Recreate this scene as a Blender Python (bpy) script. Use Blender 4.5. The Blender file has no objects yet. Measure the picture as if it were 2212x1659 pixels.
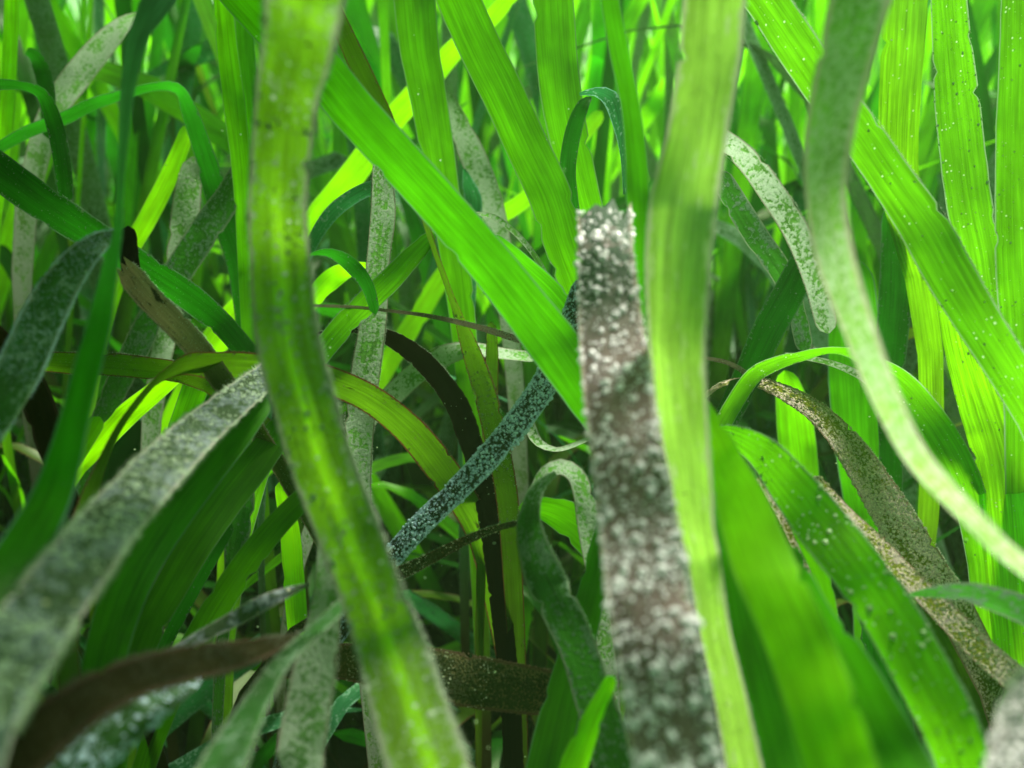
import bpy, math, random
from mathutils import Vector, Matrix, noise
R = math.radians
random.seed(7)
scene = bpy.context.scene

# ------------------------------------------------------------------ camera
CAM_H, PITCH, LENS = 0.24, 14.0, 33.0          # an underwater lens just inside the canopy
cd = bpy.data.cameras.new('camera'); cam = bpy.data.objects.new('camera', cd)
scene.collection.objects.link(cam); scene.camera = cam
cam.location = (0, 0, CAM_H); cam.rotation_euler = (R(90 - PITCH), 0, 0)
cd.lens = LENS; cd.sensor_width = 36; cd.clip_start = 0.01; cd.clip_end = 100
cd.dof.use_dof = True; cd.dof.focus_distance = 0.215; cd.dof.aperture_fstop = 13.5
CM = Matrix.Translation(cam.location) @ cam.rotation_euler.to_matrix().to_4x4()
CI = CM.inverted()
VW, VH = 2212.0, 1659.0; FP = LENS / 36 * VW

# ------------------------------------------------------------------ world, sun, exposure
SUN_EL, SUN_AZ = 60.0, 38.0                     # azimuth: degrees to the right of straight ahead
w = bpy.data.worlds.new('World'); scene.world = w; w.use_nodes = True
nt = w.node_tree; nt.nodes.clear()
sky = nt.nodes.new('ShaderNodeTexSky'); sky.sky_type = 'NISHITA'; sky.sun_disc = False
sky.sun_elevation = R(SUN_EL); sky.sun_rotation = R(SUN_AZ); sky.air_density = 1.0; sky.dust_density = 3.0
mul = nt.nodes.new('ShaderNodeMix'); mul.data_type = 'RGBA'; mul.blend_type = 'MULTIPLY'
mul.inputs[0].default_value = 1; mul.inputs[7].default_value = (0.74, 1.0, 0.52, 1)   # daylight under shallow green water
bg = nt.nodes.new('ShaderNodeBackground'); bg.inputs[1].default_value = 0.105
out = nt.nodes.new('ShaderNodeOutputWorld')
nt.links.new(sky.outputs[0], mul.inputs[6]); nt.links.new(mul.outputs[2], bg.inputs[0]); nt.links.new(bg.outputs[0], out.inputs[0])
sd = bpy.data.lights.new('sun', 'SUN'); sd.energy = 5; sd.angle = R(16); sd.color = (1.0, 0.97, 0.86)
sun = bpy.data.objects.new('sun', sd); scene.collection.objects.link(sun)
az, el = R(SUN_AZ), R(SUN_EL)
sv = Vector((math.sin(az) * math.cos(el), math.cos(az) * math.cos(el), math.sin(el)))
sun.rotation_euler = sv.to_track_quat('Z', 'Y').to_euler()
scene.view_settings.view_transform = 'Standard'; scene.view_settings.look = 'None'
scene.view_settings.gamma = 1; scene.view_settings.exposure = 1.5
scene.render.engine = 'CYCLES'
scene.cycles.max_bounces = 10; scene.cycles.diffuse_bounces = 6; scene.cycles.transmission_bounces = 6
scene.cycles.sample_clamp_indirect = 8; scene.cycles.use_denoising = True

# ------------------------------------------------------------------ materials
def mat(name, diff, trans, tf=0.55, rough=0.4, edge=None, edge_w=0.05, cover=0.0, cov=(0.30, 0.34, 0.31), cov2=(0.10, 0.12, 0.10),
        cscale=14, patch=0.35, streak=0.24, speck=0.0, speckcol=(0.6, 0.65, 0.62), blot=0.0, blotcol=(0.02, 0.012, 0.006),
        bump=0.15, spec=0.3, var=0.25, mid=None, mid_w=0.12, midx=0.62, mid_v=None, vein=0.0, stretch=1.0, top=None, specscale=16, coat=0.0, covT=0.1):
    m = bpy.data.materials.new(name); m.use_nodes = True
    T = m.node_tree; T.nodes.clear(); N = T.nodes.new; L = T.links.new
    def setin(s, v):
        if isinstance(v, (int, float)): s.default_value = v
        elif isinstance(v, tuple): s.default_value = (*v, 1) if len(v) == 3 and s.type == 'RGBA' else v
        else: L(v, s)
    def math_(op, a, b=0.0, c=0.0, clamp=False):
        n = N('ShaderNodeMath'); n.operation = op; n.use_clamp = clamp
        setin(n.inputs[0], a); setin(n.inputs[1], b); setin(n.inputs[2], c); return n.outputs[0]
    def ramp(v, a, b, lo=0.0, hi=1.0):
        n = N('ShaderNodeMapRange'); n.interpolation_type = 'SMOOTHSTEP'
        setin(n.inputs[0], v); n.inputs[1].default_value = a; n.inputs[2].default_value = b
        n.inputs[3].default_value = lo; n.inputs[4].default_value = hi; return n.outputs[0]
    def mix(f, a, b, mode='MIX'):
        n = N('ShaderNodeMix'); n.data_type = 'RGBA'; n.blend_type = mode
        setin(n.inputs[0], f); setin(n.inputs[6], a); setin(n.inputs[7], b); return n.outputs[2]
    def nz(vec, scale, detail=3, rgh=0.55):
        n = N('ShaderNodeTexNoise'); n.inputs['Scale'].default_value = scale; n.inputs['Detail'].default_value = detail
        n.inputs['Roughness'].default_value = rgh; L(vec, n.inputs['Vector']); return n.outputs[0]
    def vor(vec, scale):
        n = N('ShaderNodeTexVoronoi'); n.inputs['Scale'].default_value = scale; L(vec, n.inputs['Vector']); return n
    def scl(vec, sx, sy):
        n = N('ShaderNodeMapping'); n.inputs['Scale'].default_value = (sx, sy, 1); L(vec, n.inputs[0]); return n.outputs[0]
    un = N('ShaderNodeUVMap'); un.uv_map = 'norm'; uc = N('ShaderNodeUVMap'); uc.uv_map = 'cm'
    sep = N('ShaderNodeSeparateXYZ'); L(un.outputs[0], sep.inputs[0]); u, v = sep.outputs[0], sep.outputs[1]
    cm = uc.outputs[0]; rnd = N('ShaderNodeObjectInfo').outputs['Random']
    e = math_('ABSOLUTE', math_('SUBTRACT', u, 0.5))
    # long fibres and faint ribs that run along the blade
    fib = nz(scl(cm, 26, 0.55), 1.0, 4, 0.6)
    fib2 = nz(scl(cm, 7, 0.35), 1.0, 2)
    big = nz(scl(cm, 1.0, 0.5), 1.3, 3)
    st = math_('ADD', ramp(fib, 0.3, 0.7, 1 - streak, 1 + streak * 0.7), ramp(fib2, 0.3, 0.7, -streak * 0.5, streak * 0.5))
    st = math_('MULTIPLY', st, ramp(big, 0.3, 0.7, 0.82, 1.18))
    if vein:
        wv = N('ShaderNodeTexWave'); wv.bands_direction = 'X'; wv.inputs['Scale'].default_value = 2.2; wv.inputs['Distortion'].default_value = 0.6
        L(cm, wv.inputs['Vector']); st = math_('MULTIPLY', st, ramp(wv.outputs[1], 0.0, 1.0, 1 - vein, 1 + vein))
    st = math_('MULTIPLY', st, math_('ADD', math_('MULTIPLY', rnd, var * 2), 1 - var))
    stv = N('ShaderNodeCombineColor'); [L(st, stv.inputs[k]) for k in range(3)]
    dcol, tcol = diff, trans
    if mid:
        f = ramp(math_('ADD', math_('ABSOLUTE', math_('SUBTRACT', u, midx)), math_('MULTIPLY', math_('SUBTRACT', fib2, 0.5), 0.3)), 0.02, mid_w, 1, 0)
        if mid_v: f = math_('MULTIPLY', f, ramp(v, mid_v[0], mid_v[1]))
        dcol = mix(f, diff, mid); tcol = mix(f, trans, tuple(min(1, c * 2.3) for c in mid))
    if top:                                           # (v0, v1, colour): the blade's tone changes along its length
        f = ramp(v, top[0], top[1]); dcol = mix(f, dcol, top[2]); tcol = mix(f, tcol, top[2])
    dcol = mix(1.0, dcol, stv.outputs[0], 'MULTIPLY'); tcol = mix(1.0, tcol, stv.outputs[0], 'MULTIPLY')
    if blot:
        f = ramp(nz(scl(cm, 5, 1.2), 1.0, 4, 0.65), 0.72 - 0.25 * blot, 0.80 - 0.25 * blot)
        dcol = mix(f, dcol, blotcol); tcol = mix(f, tcol, blotcol)
    opaq = 0.0; height = fib
    if cover:
        g = nz(scl(cm, cscale, cscale * stretch), 1.0, 4, 0.7)
        p = nz(scl(cm, 1.3, 0.8), 1.6, 3)
        vv = vor(scl(cm, cscale * 0.9, cscale * 0.9 * stretch), 1.0)
        g2 = math_('SUBTRACT', math_('ADD', g, math_('MULTIPLY', p, patch)), math_('MULTIPLY', vv.outputs[0], 0.35))
        edgeplus = ramp(e, 0.30, 0.5, 0.0, 0.16)
        g2 = math_('ADD', g2, edgeplus)
        th = 0.62 + patch * 0.5 - cover * 0.55
        f = ramp(g2, th - 0.07, th + 0.09)
        cc = mix(ramp(nz(scl(cm, cscale * 1.7, cscale * 1.7), 1.0, 2), 0.35, 0.65), cov2, cov)
        dcol = mix(f, dcol, cc); tcol = mix(f, tcol, mix(ramp(g, .35, .65), tuple(c * (.5 + covT * 1.2) for c in cov2), tuple(c * (.3 + covT) for c in cov))); opaq = f; height = g2
    if speck:
        vs = vor(cm, specscale)
        spn = N('ShaderNodeSeparateColor'); L(vs.outputs[1], spn.inputs[0])
        f = math_('MULTIPLY', ramp(math_('SUBTRACT', vs.outputs[0], math_('MULTIPLY', spn.outputs[1], 0.16)), 0.02, 0.2, 1, 0), math_('LESS_THAN', spn.outputs[0], math_('MULTIPLY', ramp(nz(scl(cm, 1.4, .9), 1.0, 3), 0.4, 0.66), speck * 2)))
        dcol = mix(f, dcol, speckcol); tcol = mix(f, tcol, speckcol)
        height = math_('ADD', math_('MULTIPLY', f, 0.8), height)
    if edge:
        f = ramp(math_('ADD', e, math_('MULTIPLY', math_('SUBTRACT', g if cover else fib, 0.5), 0.05)), 0.5 - edge_w - 0.015, 0.5 - edge_w + 0.02)
        dcol = mix(f, dcol, edge); tcol = mix(f, tcol, edge)
    fa = N('ShaderNodeAttribute'); fa.attribute_name = 'foot'
    dcol = mix(fa.outputs['Fac'], dcol, (0.016, 0.014, 0.005)); tcol = mix(fa.outputs['Fac'], tcol, (0.02, 0.018, 0.004))
    bp = N('ShaderNodeBump'); bp.inputs['Strength'].default_value = bump; bp.inputs['Distance'].default_value = 0.0006
    L(height, bp.inputs['Height'])
    P = N('ShaderNodeBsdfPrincipled'); setin(P.inputs['Base Color'], dcol); P.inputs['Roughness'].default_value = rough
    P.inputs['Specular IOR Level'].default_value = spec; L(bp.outputs[0], P.inputs['Normal'])
    P.inputs['Coat Weight'].default_value = coat; P.inputs['Coat Roughness'].default_value = 0.15
    P.inputs['Specular Tint'].default_value = (.8, 1, .6, 1)
    Tr = N('ShaderNodeBsdfTranslucent'); setin(Tr.inputs[0], tcol); L(bp.outputs[0], Tr.inputs['Normal'])
    MS = N('ShaderNodeMixShader')
    fac = math_('MULTIPLY', math_('SUBTRACT', 1.0, math_('MULTIPLY', opaq, 0.9 * (1 - covT))), tf) if cover else tf
    setin(MS.inputs[0], fac); L(P.outputs[0], MS.inputs[1]); L(Tr.outputs[0], MS.inputs[2])
    O = N('ShaderNodeOutputMaterial'); L(MS.outputs[0], O.inputs[0])
    return m

G_D, G_T = (0.055, 0.21, 0.001), (0.12, 0.52, 0.0005)
L_D, L_T = (0.13, 0.44, 0.001), (0.24, 0.88, 0.0005)
BASE = (0.46, 0.16, (0.012, 0.011, 0.004))            # brown sheaths at the foot, drawn long and dark to paint the low shade
PALE = (0.26, 0.36, 0.24); RUST = (0.11, 0.040, 0.018)
M = {
 'green':   mat('green_blade', (0.046, 0.185, 0.0005), (0.10, 0.43, 0.0002), edge=(0.12, 0.25, 0.09), edge_w=0.025, speck=0.006, specscale=11),
 'lime':    mat('lime_blade', L_D, L_T, tf=0.62, streak=0.22, edge=(0.16, 0.42, 0.06), edge_w=0.03),
 'turning': mat('teal_to_green_blade', (0.03, 0.20, 0.004), (0.05, 0.42, 0.003), top=(0.36, 0.14, (0.13, 0.30, 0.22)), edge=(0.16, 0.32, 0.24), edge_w=0.05),
 'glow':    mat('painted_sunlit_lime_blade', (0.19, 0.56, 0.001), (0.34, 0.97, 0.0005), tf=0.6, streak=0.16, edge=(0.2, 0.5, 0.05), edge_w=0.03),  # brighter copy of the lime blade, sunlight put into its colour
 'yellow':  mat('yellow_green_blade', (0.10, 0.28, 0.004), (0.26, 0.74, 0.003), tf=0.6, streak=0.34, vein=0.07, speck=0.05, speckcol=(0.6, 0.7, 0.4), specscale=12, rough=0.25, spec=0.8, coat=0.5),
 'mid':     mat('soft_green_blade', (0.035, 0.18, 0.002), (0.075, 0.42, 0.001), tf=0.5, edge=(0.10, 0.24, 0.10), edge_w=0.03),
 'deep':    mat('deep_green_blade', (0.012, 0.11, 0.006), (0.02, 0.23, 0.005), tf=0.42, edge=(0.08, 0.18, 0.08), edge_w=0.035, cover=0.12),
 'teal':    mat('teal_blade', (0.03, 0.17, 0.07), (0.03, 0.24, 0.06), tf=0.4, edge=(0.12, 0.30, 0.22), edge_w=0.06, cover=0.30, cov=(0.16, 0.30, 0.22), cov2=(0.07, 0.18, 0.11), cscale=9, covT=.9),
 'olive':   mat('olive_blade', (0.055, 0.13, 0.006), (0.10, 0.27, 0.004), tf=0.45, edge=RUST, edge_w=0.05, blot=0.35, cover=0.16, cov=(0.2, 0.2, 0.1), cov2=(0.1, 0.09, 0.04)),
 'main':    mat('broad_blade_with_pale_stripe', (0.11, 0.22, 0.018), (0.17, 0.40, 0.010), tf=0.55, mid=(0.20, 0.46, 0.008), mid_w=0.18, midx=0.52, mid_v=(0.22, 0.36), edge=(0.27, 0.30, 0.21), edge_w=0.055,
                covT=.9, cover=0.24, cov=(0.26, 0.34, 0.22), cov2=(0.12, 0.20, 0.08), cscale=9, patch=0.8, speck=0.22, specscale=8, streak=0.3),
 'pale':    mat('pale_lime_blade', (0.25, 0.46, 0.07), (0.42, 0.78, 0.09), tf=0.55, edge=(0.42, 0.46, 0.30), edge_w=0.06, cover=0.22, covT=.8, cov=(0.44, 0.58, 0.25), cov2=(0.30, 0.46, 0.12),
                cscale=10, patch=0.6, stretch=0.25, streak=0.3, rough=0.24, spec=0.9, coat=0.7),
 'pale2':   mat('mossy_pale_blade', (0.17, 0.38, 0.08), (0.27, 0.54, 0.09), tf=0.55, covT=.9, edge=(0.52, 0.50, 0.36), edge_w=0.10, cover=0.55, cov=(0.50, 0.58, 0.42), cov2=(0.20, 0.38, 0.13), cscale=12, patch=0.3),
 'bubbly':  mat('beaded_green_blade', (0.07, 0.24, 0.005), (0.17, 0.62, 0.004), tf=0.56, speck=0.17, speckcol=(0.55, 0.75, 0.45), specscale=11, edge=(0.25, 0.40, 0.22), edge_w=0.03, vein=0.06, rough=0.3),
 'fuzzy':   mat('grey_green_furred_blade', (0.08, 0.19, 0.05), (0.14, 0.36, 0.06), tf=0.5, covT=0.9, cover=0.66, cov=(0.36, 0.44, 0.34), cov2=(0.21, 0.29, 0.19), cscale=12, patch=1.0, edge=(0.26, 0.24, 0.19), edge_w=0.04, bump=0.4, rough=0.7),
 'fuzzdk':  mat('dark_furred_blade', (0.025, 0.10, 0.018), (0.04, 0.20, 0.015), tf=0.42, covT=0.6, cover=0.42, cov=(0.16, 0.26, 0.18), cov2=(0.06, 0.14, 0.06), cscale=10, patch=1.0, edge=(0.20, 0.26, 0.17), edge_w=0.05, bump=0.4, rough=0.7),
 'grey':    mat('grey_blade', (0.05, 0.085, 0.04), (0.07, 0.14, 0.03), tf=0.25, cover=0.58, cov=(0.19, 0.22, 0.24), cov2=(0.04, 0.06, 0.06), cscale=5.5, patch=1.2, edge=(0.30, 0.27, 0.24), edge_w=0.05, bump=0.5, rough=0.8,
                speck=0.18, specscale=7, speckcol=(0.45, 0.44, 0.28)),
 'violet':  mat('violet_grey_crusted_blade', (0.17, 0.115, 0.115), (0.16, 0.105, 0.105), tf=0.35, covT=0.8, cover=0.30, cov=(0.25, 0.185, 0.195), cov2=(0.16, 0.115, 0.12), cscale=6, patch=0.9, bump=0.2, rough=0.75,
                speck=0.26, specscale=9, speckcol=(0.78, 0.58, 0.70), edge=(0.40, 0.31, 0.27), edge_w=0.05, streak=0.25, var=0.05, top=(0.12, 0.03, (0.075, 0.11, 0.085))),
 'blue':    mat('blue_speckled_blade', (0.012, 0.022, 0.014), (0.01, 0.02, 0.01), tf=0.1, cover=0.50, cov=(0.52, 0.66, 0.88), cov2=(0.16, 0.25, 0.36), cscale=13, patch=0.4, edge=(0.32, 0.45, 0.52), edge_w=0.04, bump=0.5, var=0.05,
                speck=0.3, specscale=14, speckcol=(0.50, 0.64, 0.78)),
 'black':   mat('black_decayed_blade', (0.010, 0.006, 0.004), (0.006, 0.003, 0.001), tf=0.1, edge=(0.03, 0.02, 0.012), speck=0.03, specscale=7, speckcol=(0.28, 0.36, 0.24), rough=0.7, spec=0.1, var=0.1),
 'brown':   mat('brown_blade', (0.012, 0.010, 0.003), (0.018, 0.015, 0.002), tf=0.25, edge=(0.035, 0.022, 0.015), edge_w=0.10, cover=0.15, cov=(0.035, 0.035, 0.02), cov2=(0.015, 0.015, 0.008), rough=0.8, spec=0.05),
 'tan':     mat('tan_and_olive_blade', (0.05, 0.075, 0.015), (0.06, 0.12, 0.01), tf=0.3, edge=(0.24, 0.19, 0.12), edge_w=0.08, cover=0.25, cov=(0.22, 0.19, 0.12), cov2=(0.05, 0.04, 0.02), blot=0.6, top=(0.16, 0.02, (0.24, 0.19, 0.10))),
 'gold':    mat('gold_brown_crusted_blade', (0.08, 0.11, 0.02), (0.20, 0.24, 0.02), tf=0.45, covT=0.9, cover=0.60, cov=(0.80, 0.66, 0.52), cov2=(0.22, 0.17, 0.22), cscale=17, patch=1.0, edge=(0.34, 0.22, 0.16), edge_w=0.05, bump=0.9, rough=0.5,
                speck=0.35, specscale=21, speckcol=(0.55, 0.50, 0.42)),
 'rustgold':mat('dark_rust_crusted_blade', (0.035, 0.045, 0.008), (0.03, 0.05, 0.004), tf=0.15, cover=0.40, cov=(0.20, 0.15, 0.06), cov2=(0.06, 0.045, 0.015), cscale=19, patch=0.7, edge=(0.12, 0.06, 0.035), edge_w=0.06, bump=0.9),
 'twig':    mat('pink_grey_strip', (0.24, 0.20, 0.16), (0.12, 0.10, 0.06), tf=0.2, cover=0.5, cov=(0.34, 0.36, 0.29), cov2=(0.17, 0.07, 0.05), cscale=16),
}
MF = {
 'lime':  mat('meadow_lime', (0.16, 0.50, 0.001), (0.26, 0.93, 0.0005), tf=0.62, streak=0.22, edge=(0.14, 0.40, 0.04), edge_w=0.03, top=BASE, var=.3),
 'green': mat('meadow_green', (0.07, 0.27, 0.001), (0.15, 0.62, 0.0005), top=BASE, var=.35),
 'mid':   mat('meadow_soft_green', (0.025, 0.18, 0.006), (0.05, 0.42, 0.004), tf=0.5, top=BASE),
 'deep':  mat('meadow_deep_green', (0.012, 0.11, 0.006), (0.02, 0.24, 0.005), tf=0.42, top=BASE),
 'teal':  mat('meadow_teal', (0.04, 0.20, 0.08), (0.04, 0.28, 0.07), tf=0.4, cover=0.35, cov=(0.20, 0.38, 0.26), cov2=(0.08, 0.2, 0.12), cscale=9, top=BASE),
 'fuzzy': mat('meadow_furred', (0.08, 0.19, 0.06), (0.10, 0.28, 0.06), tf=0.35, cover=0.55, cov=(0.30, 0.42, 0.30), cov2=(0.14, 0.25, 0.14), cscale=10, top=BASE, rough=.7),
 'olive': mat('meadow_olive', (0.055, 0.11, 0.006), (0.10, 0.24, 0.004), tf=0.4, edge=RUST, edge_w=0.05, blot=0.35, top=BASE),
}
def plain(name, col, rough=0.6, tr=0.45):
    m = bpy.data.materials.new(name); m.use_nodes = True; b = m.node_tree.nodes['Principled BSDF']; T = m.node_tree
    n = T.nodes.new('ShaderNodeTexNoise'); n.inputs['Scale'].default_value = 300
    mx = T.nodes.new('ShaderNodeMix'); mx.data_type = 'RGBA'; mx.inputs[6].default_value = (*[c * 0.6 for c in col], 1); mx.inputs[7].default_value = (*[min(1, c * 1.3) for c in col], 1)
    T.links.new(n.outputs[0], mx.inputs[0]); T.links.new(mx.outputs[2], b.inputs['Base Color']); b.inputs['Roughness'].default_value = rough
    t = T.nodes.new('ShaderNodeBsdfTranslucent'); T.links.new(mx.outputs[2], t.inputs[0]); ms = T.nodes.new('ShaderNodeMixShader'); ms.inputs[0].default_value = tr
    T.links.new(b.outputs[0], ms.inputs[1]); T.links.new(t.outputs[0], ms.inputs[2]); T.links.new(ms.outputs[0], T.nodes['Material Output'].inputs[0])
    return m
FZ = {'pale': plain('pale_algae_hairs', (0.42, 0.52, 0.36)), 'green': plain('green_algae_hairs', (0.16, 0.34, 0.15)), 'white': plain('white_grains', (0.86, 0.74, 0.82), 0.3, 0.25),
      'blue': plain('blue_grey_grains', (0.50, 0.66, 0.78), 0.5, 0.2), 'gold': plain('golden_grains', (0.90, 0.76, 0.58), 0.25, 0.35), 'dark': plain('dark_green_hairs', (0.05, 0.065, 0.025)), 'rust': plain('rusty_hairs', (0.22, 0.13, 0.07)),
      'bead': plain('clear_beads', (0.55, 0.72, 0.42), 0.12)}

# ------------------------------------------------------------------ helpers
def link(o): scene.collection.objects.link(o); return o
def tag(o, label=None, cat=None, group=None, kind=None):
    for k, v in (('label', label), ('category', cat), ('group', group), ('kind', kind)):
        if v: o[k] = v
    return o
def at(x, y, D):                                 # a point seen at (x, y) of the 2212-wide view, D centimetres away in depth
    d = D / 100.0
    return CM @ Vector(((x - VW / 2) / FP * d, -(y - VH / 2) / FP * d, -d))
def proj(p):
    q = CI @ p; d = -q.z
    if d < 1e-4: return None
    return (q.x / d * FP + VW / 2, -q.y / d * FP + VH / 2, d * 100)
def cr(a, b, c, d, t):
    return 0.5 * ((2 * b) + (c - a) * t + (2 * a - 5 * b + 4 * c - d) * t * t + (3 * b - a - 3 * c + d) * t ** 3)

class Rib:
    """verts, faces and two uv layers of one or more ribbons"""
    def __init__(s): s.v = []; s.f = []; s.n = []; s.c = []
    def add(s, ctr, half, nrm, seed=0.0, camber=0.08, cols=4, tot=None, flat=None):
        """ctr, half (half-width vectors), nrm (unit normals) per row"""
        b = len(s.v); k = cols + 1; L = 0.0; W = max(h.length for h in half) * 2
        ls = [0.0]
        for i in range(1, len(ctr)): ls.append(ls[-1] + (ctr[i] - ctr[i - 1]).length)
        for i, (c, h, n) in enumerate(zip(ctr, half, nrm)):
            for j in range(k):
                t = j / cols * 2 - 1
                s.v.append(c + h * t + n * (camber * h.length * (1 - t * t)))
                s.n.append((j / cols, ls[i] / max(ls[-1], 1e-6))); s.c.append(((j / cols - 0.5) * W * 100 + seed, ls[i] * 100 + seed * 3.1))
        for i in range(len(ctr) - 1):
            for j in range(cols):
                a = b + i * k + j; s.f.append((a, a + 1, a + k + 1, a + k))
    def build(s, name, m, parent=None):
        me = bpy.data.meshes.new(name); me.from_pydata(s.v, [], s.f)
        for lay, dat in (('norm', s.n), ('cm', s.c)):
            uv = me.uv_layers.new(name=lay); arr = []
            for f in s.f:
                for i in f: arr.extend(dat[i])
            uv.data.foreach_set('uv', arr)
        me.polygons.foreach_set('use_smooth', [True] * len(s.f)); me.materials.append(m); me.update()
        o = link(bpy.data.objects.new(name, me))
        if parent: o.parent = parent
        return o

def centre_origin(o):                            # move the origin of a mesh thing to its own base
    vs = o.data.vertices; lo = min(vs, key=lambda v: v.co.z).co.copy()
    o.data.transform(Matrix.Translation(-lo)); o.location = lo
    return lo

def grains(name, rows, m, n, kind, parent, org, size=0.02, rng=None, edge_only=False, hair=0.05, lo=0.0, hi=1.0):
    """rows: (centre, half, normal). hairs stand out of the edges and faces, grains sit on the face turned to the water"""
    rng = rng or random.Random(3); V = []; F = []
    for _ in range(int(n * 1.6)):
        k = lo + (hi - lo) * rng.random(); i = min(int(k * (len(rows) - 1)), len(rows) - 2); a = k * (len(rows) - 1) - i
        c = rows[i][0].lerp(rows[i + 1][0], a); h = rows[i][1].lerp(rows[i + 1][1], a); nn = rows[i][2]
        al = (rows[i + 1][0] - rows[i][0]).normalized()
        if noise.noise(c * 170 + Vector((n, 0, 0))) < rng.uniform(-.45, .25) - (.5 if m.name.startswith('white') else 0): continue
        pr = proj(c)
        if not pr or not (-80 < pr[0] < VW + 80 and -80 < pr[1] < VH + 80): continue
        if kind == 'hair':
            if rng.random() < 0.55 or edge_only: t = rng.choice((-1, 1)) * (0.97 + 0.04 * rng.random()); d = (h.normalized() * t + nn * rng.uniform(-.7, .7) + al * rng.uniform(-.6, .6)).normalized()
            else: t = rng.uniform(-1, 1); d = (nn * rng.choice((-1, 1)) + h.normalized() * rng.uniform(-.6, .6) + al * rng.uniform(-.6, .6)).normalized()
            p = c + h * t + nn * (0.08 * h.length * (1 - t * t))
            ln = hair * 0.01 * rng.uniform(0.3, 1.3); wd = size * 0.01 * rng.uniform(.5, 1.1)
            s1 = d.cross(al + nn * 0.3).normalized() * wd; s2 = d.cross(s1).normalized() * wd
            b = len(V); V += [p + s1, p - s1 * .5 + s2 * .87, p - s1 * .5 - s2 * .87, p + d * ln]; F += [(b, b + 1, b + 3), (b + 1, b + 2, b + 3), (b + 2, b, b + 3)]
        else:
            t = rng.uniform(-1, 1); t = t if rng.random() < .75 else math.copysign(0.9 + .12 * rng.random(), t)
            p = c + h * t + nn * (0.08 * h.length * (1 - t * t)); s = size * 0.01 * rng.uniform(.3, .8) * (0.6 + 1.5 * rng.random() ** 4)
            hx = h.normalized() * s * rng.uniform(.7, 1.2); hy = al * s * rng.uniform(.7, 1.3); hz = nn * s * .6
            b = len(V); V += [p + hx, p + (hx + hy) * .7, p + hy, p + (hy - hx) * .7, p - hx, p - (hx + hy) * .7, p - hy, p + (hx - hy) * .7]
            q = len(V); V += [p + hx * .6 + hz * .8, p + hy * .6 + hz * .8, p - hx * .6 + hz * .8, p - hy * .6 + hz * .8, p + hz * 1.1]
            V += [p + hx * .6 - hz * .8, p + hy * .6 - hz * .8, p - hx * .6 - hz * .8, p - hy * .6 - hz * .8, p - hz * 1.1]
            for z in (0, 5):
                for j in range(4):
                    j2 = (j + 1) % 4; o0, o1, o2 = b + 2 * j, b + 2 * j + 1, b + (2 * j + 2) % 8
                    F += [(o0, o1, q + z + j), (o1, o2, q + z + j2), (o1, q + z + j2, q + z + j), (q + z + j, q + z + j2, q + z + 4)]
    if not V: return
    me = bpy.data.meshes.new(name); me.from_pydata([v - org for v in V], [], F); me.polygons.foreach_set('use_smooth', [True] * len(F)); me.materials.append(m); me.update()
    o = link(bpy.data.objects.new(name, me)); o.parent = parent; o['kind'] = 'stuff'
    return o

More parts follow.
